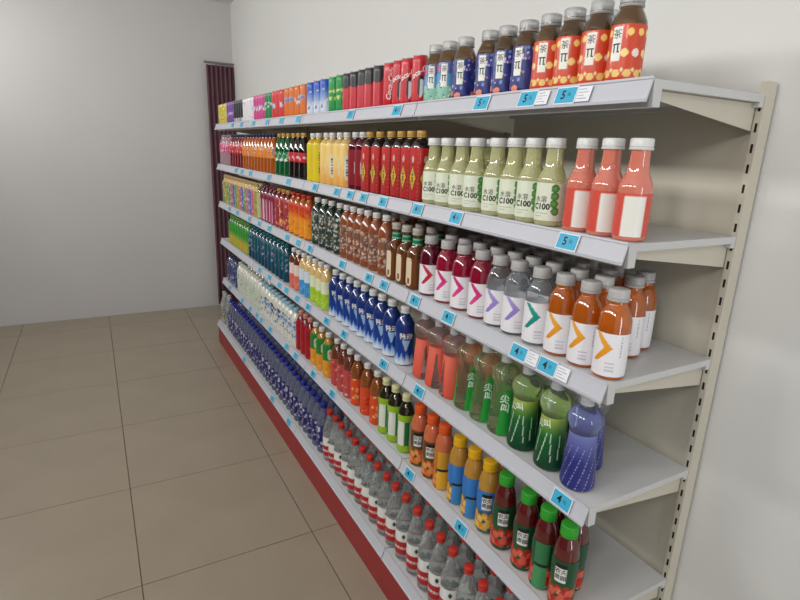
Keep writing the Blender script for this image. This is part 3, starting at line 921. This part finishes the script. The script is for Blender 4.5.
# fifth shelf
put(5, 'juice_red', [-.868]); put(5, 'juice_redback', [-.785]); put(5, 'juice_red', [-.699, -.595])
put(5, 'juice_yellow', [-.507]); put(5, 'juice_yellowback', [-.421, -.331]); put(5, 'juice_orangeback', [-.230]); put(5, 'juice_orange', [-.147, -.049])
put(5, 'juice_red', [-.83, -.745, -.65], row=1); put(5, 'juice_yellow', [-.46], row=1)
put(5, 'dark', [.066, .163, .248]); put(5, 'itea', [.340, .448, .564]); put(5, 'rtea', [.656, .741, .83]); put(5, 'pulp', [.953, 1.061, 1.159]); put(5, 'red5', span(1.21, 1.47, .085))
put(5, 'whiteblue', span(1.475, 2.31, .085)); put(5, 'whitegreen', span(2.33, 3.10, .085)); put(5, 'navywhite', span(3.11, 3.50, .085))
# bottom shelf
put(6, 'water', [-.88, -.79, -.693, -.605, -.522, -.425, -.345, -.264, -.170, -.075, .015, .097, .187, .268, .349, .432, .513, .609, .691, .775])
put(6, 'bluewater', span(.83, 3.24, .083)); put(6, 'greywater', span(3.25, 3.56, .085))
for rw in (1, 2):
    o = .04 * (rw % 2)
    put(6, 'water', [q + o for q in (-.88, -.79, -.693, -.605, -.522, -.43, -.345, -.26, -.170, -.08, .01, .097, .187, .272, .357, .442, .525, .609, .691)], row=rw)
    put(6, 'bluewater', [q + o * .9 for q in span(.79, 2.9, .085)], row=rw)

placed = {}
for shelf in range(1, 7):
    items = [[e, row] for (sh, row), l in ROWS.items() if sh == shelf for e in l]
    for e, row in items:
        e[1] += random.uniform(0, .002)
        e.append(e[1])
    for it in range(120):
        moved = False
        items.sort(key=lambda t: t[0][2])
        for i in range(len(items)):
            a, ra = items[i]
            for j in range(i + 1, len(items)):
                b, rb = items[j]
                if b[2] - a[2] > .1:
                    break
                need = (a[4] + b[4]) / 2 + .0012
                dx, dy = b[1] - a[1], b[2] - a[2]
                if (PROD[a[0]]['sq'] or PROD[b[0]]['sq']):
                    if abs(dx) >= need or abs(dy) >= need:
                        continue
                    if ra == rb:
                        s_ = need - abs(dy)
                        a[2] -= s_ / 2; b[2] += s_ / 2
                    elif ra < rb:
                        b[1] += need - dx
                    else:
                        a[1] += need + dx
                    moved = True
                    continue
                dist = math.hypot(dx, dy)
                if dist >= need:
                    continue
                moved = True
                q = need - dist
                if ra == rb and q > .004:
                    back = b if dx >= 0 else a
                    back[1] += q * .8
                elif ra == rb:
                    a[2] -= q / 2; b[2] += q / 2
                elif ra < rb:
                    b[1] += q
                else:
                    a[1] += q
        if not moved:
            break
    for e, row in items:
        if e[1] + e[4] / 2 < XB - .016:
            placed.setdefault((e[0], row), []).append(e)

ROWN = ['front row', 'second row', 'third row', 'fourth row']
firsts = {}
for (key, row), lst in placed.items():
    P = PROD[key]
    lst.sort(key=lambda e: -e[2])
    for i, e in enumerate(lst):
        _, x, y, z, d, _s = e
        phi = math.atan2(y - CAM.y, x - CAM.x) + math.radians(P['rot'] + random.uniform(-9, 9) * (4 if key in ('scream_green', 'scream_pink') else 9 if (y > 1.2 and key not in ('cola', 'sprite', 'pulp')) or key in ('brown', 'dkgreen', 'bluewater', 'itea', 'rtea') else 1))
        if P['sq']:
            phi = math.radians(random.uniform(-1, 1))
        rows_n = len([1 for k in placed if k[0] == key])
        if len(lst) == 1:
            suf = '' if rows_n == 1 else ', ' + ROWN[row]
        else:
            suf = f', {ordn(i)} from left, {ROWN[row]}'
        root = bpy.data.objects.new(P['name'], None)
        root.empty_display_size = .02
        COL.objects.link(root)
        root.location = (x, y, z)
        root.rotation_euler = (0, 0, phi)
        tag(root, P['desc'] + suf, P['cat'], P['group'])
        for pn, me, subs in P['parts']:
            if row > 0:
                subs = ()
            o = bpy.data.objects.new(pn, me)
            COL.objects.link(o)
            o.parent = root
            for sn, sm in (subs if y < 1.3 else ()):
                s = bpy.data.objects.new(sn, sm)
                COL.objects.link(s)
                s.parent = o

# ------------------------------------------------------------------ cartons at the far end
for nm, lab, x0, x1, y0, y1, z, h, m in (
        ('carton', 'grey-brown cardboard carton at the far end of fourth shelf', .06, .34, 3.42, 3.57, Z[3] - .0038, .12, M_CARTONG),
        ('carton', 'orange-brown cardboard carton at the far end of fifth shelf', .05, .34, 3.52, 3.585, Z[4] - .0038, .16, M_CARTON)):
    c = tag(bpy.data.objects.new(nm, None), lab, 'carton')
    COL.objects.link(c)
    c.location = ((x0 + x1) / 2, (y0 + y1) / 2, z)
    a, b = (x1 - x0) / 2, (y1 - y0) / 2
    ob('carton_body', boxes('carton_body', [(-a, a, -b, b, 0, h)], m, .002), c)
    for s in (-1, 1):
        ob('flap', boxes('flap', [(-a + .001, a - .001, min(s * .001, s * b * .98), max(s * .001, s * b * .98), h, h + .003)], m), c)
    ob('tape', boxes('tape', [(-a, a, -.012, .012, h + .0031, h + .0036)], M_PAPER), c)

# ------------------------------------------------------------------ price tags on the rails
TAGS = {
    1: [(-.726, '5'), (-.589, '5'), (-.39, '5'), (.133, '4'), (.56, '3'), (1.27, '3'), (1.582, '3'), (1.882, '3'), (2.233, '3'), (2.584, '4'), (2.886, '4')],
    2: [(-.787, '5'), (-.295, '4'), (-.05, '4'), (.226, '4'), (.411, '4'), (.555, '4'), (.713, '3'), (1.009, '3'), (1.467, '3'), (1.881, '3'), (2.366, '3'), (2.627, '3'), (2.829, '3')],
    3: [(-.768, '4'), (-.653, '4'), (-.289, '4'), (-.061, '4'), (.195, '4'), (.339, '4'), (.64, '3'), (1.092, '3'), (1.297, '3'), (1.506, '3'), (1.902, '3'), (2.158, '3'), (2.445, '3'), (2.84, '3'), (3.14, '3')],
    4: [(-.877, '4'), (-.123, '4'), (.177, '4'), (.607, '4'), (.843, '4'), (1.132, '3'), (1.329, '3'), (1.547, '3'), (1.698, '3'), (1.935, '3'), (2.185, '3')],
    5: [(-.45, '4'), (-.082, '4'), (.76, '3'), (1.055, '3'), (1.374, '3'), (1.559, '3'), (1.946, '3'), (2.188, '3'), (2.319, '3'), (2.52, '3'), (2.791, '3'), (3.274, '3')],
    6: [(1.325, '2'), (1.695, '2'), (2.502, '2')],
}
SHN = ['top', 'second', 'third', 'fourth', 'fifth', 'bottom']
# local tag frame: x to the viewer's right (-Y in the world), y up the sloping rail, z out of it
tag_me = boxes('card', [(-.031, .031, -.0185, .0185, 0, .0012)], M_TAG)
border_me = boxes('sleeve', [(-.0345, .0345, -.0215, .0215, -.0008, 0)], M_PAPER)
slip_me = boxes('paper_slip', [(.036, .078, -.0185, .0185, -.0004, .0004)], M_PAPER)
line_me = boxes('slip_print', [(.040, .040 + ln, .011 - q * .0075, .0122 - q * .0075, .0004, .0006) for q, ln in enumerate((.022, .03, .018, .028))], M_PRINTGREY)
digit = {}
for ch in '2345':
    a = glyphs(ch, .030, bold=.0006)
    b = glyphs('元', .0125)
    bm = bmesh.new()
    for me, dx, dy in ((a, -.007, .0), (b, .012, .001)):
        t = me.copy()
        for v in t.vertices:
            v.co = (v.co.x + dx, v.co.y + dy, .0016)
        bm.from_mesh(t)
    digit[ch] = finish('tag_print', bm, M_BLACK, recalc=False)
lean = math.atan2(DX, DZ)
for k, lst in TAGS.items():
    lst = sorted(lst)
    for i, (y, ch) in enumerate(lst):
        fx, z = front_x(k - 1), Z[k - 1]
        root = bpy.data.objects.new('price_tag', None)
        COL.objects.link(root)
        ax = Vector((0, -1, 0))
        ay = Vector((DX, 0, DZ)).normalized()
        az = ax.cross(ay)
        loc = Vector((fx - DX / 2 - .0025, y, z - DZ / 2)) + az * .0036
        root.matrix_world = Matrix(((ax.x, ay.x, az.x, loc.x), (ax.y, ay.y, az.y, loc.y), (ax.z, ay.z, az.z, loc.z), (0, 0, 0, 1)))
        pos = 'rightmost' if i == 0 else f'{ordn(i)} from right'
        rd = f' reading {ch}' if y < -.38 and k != 5 else ''
        tag(root, f'blue price tag{rd} on {SHN[k - 1]} shelf rail, {pos}', 'price tag', f'blue price tags on the {SHN[k - 1]} shelf rail')
        c = ob('card', tag_me, root)
        ob('sleeve', border_me, root)
        if y < 1.2:
            ob('tag_print', digit[ch], c)
        if k in (1, 3) and y < -.5:
            s = ob('paper_slip', slip_me, root)
            ob('slip_print', line_me, s)
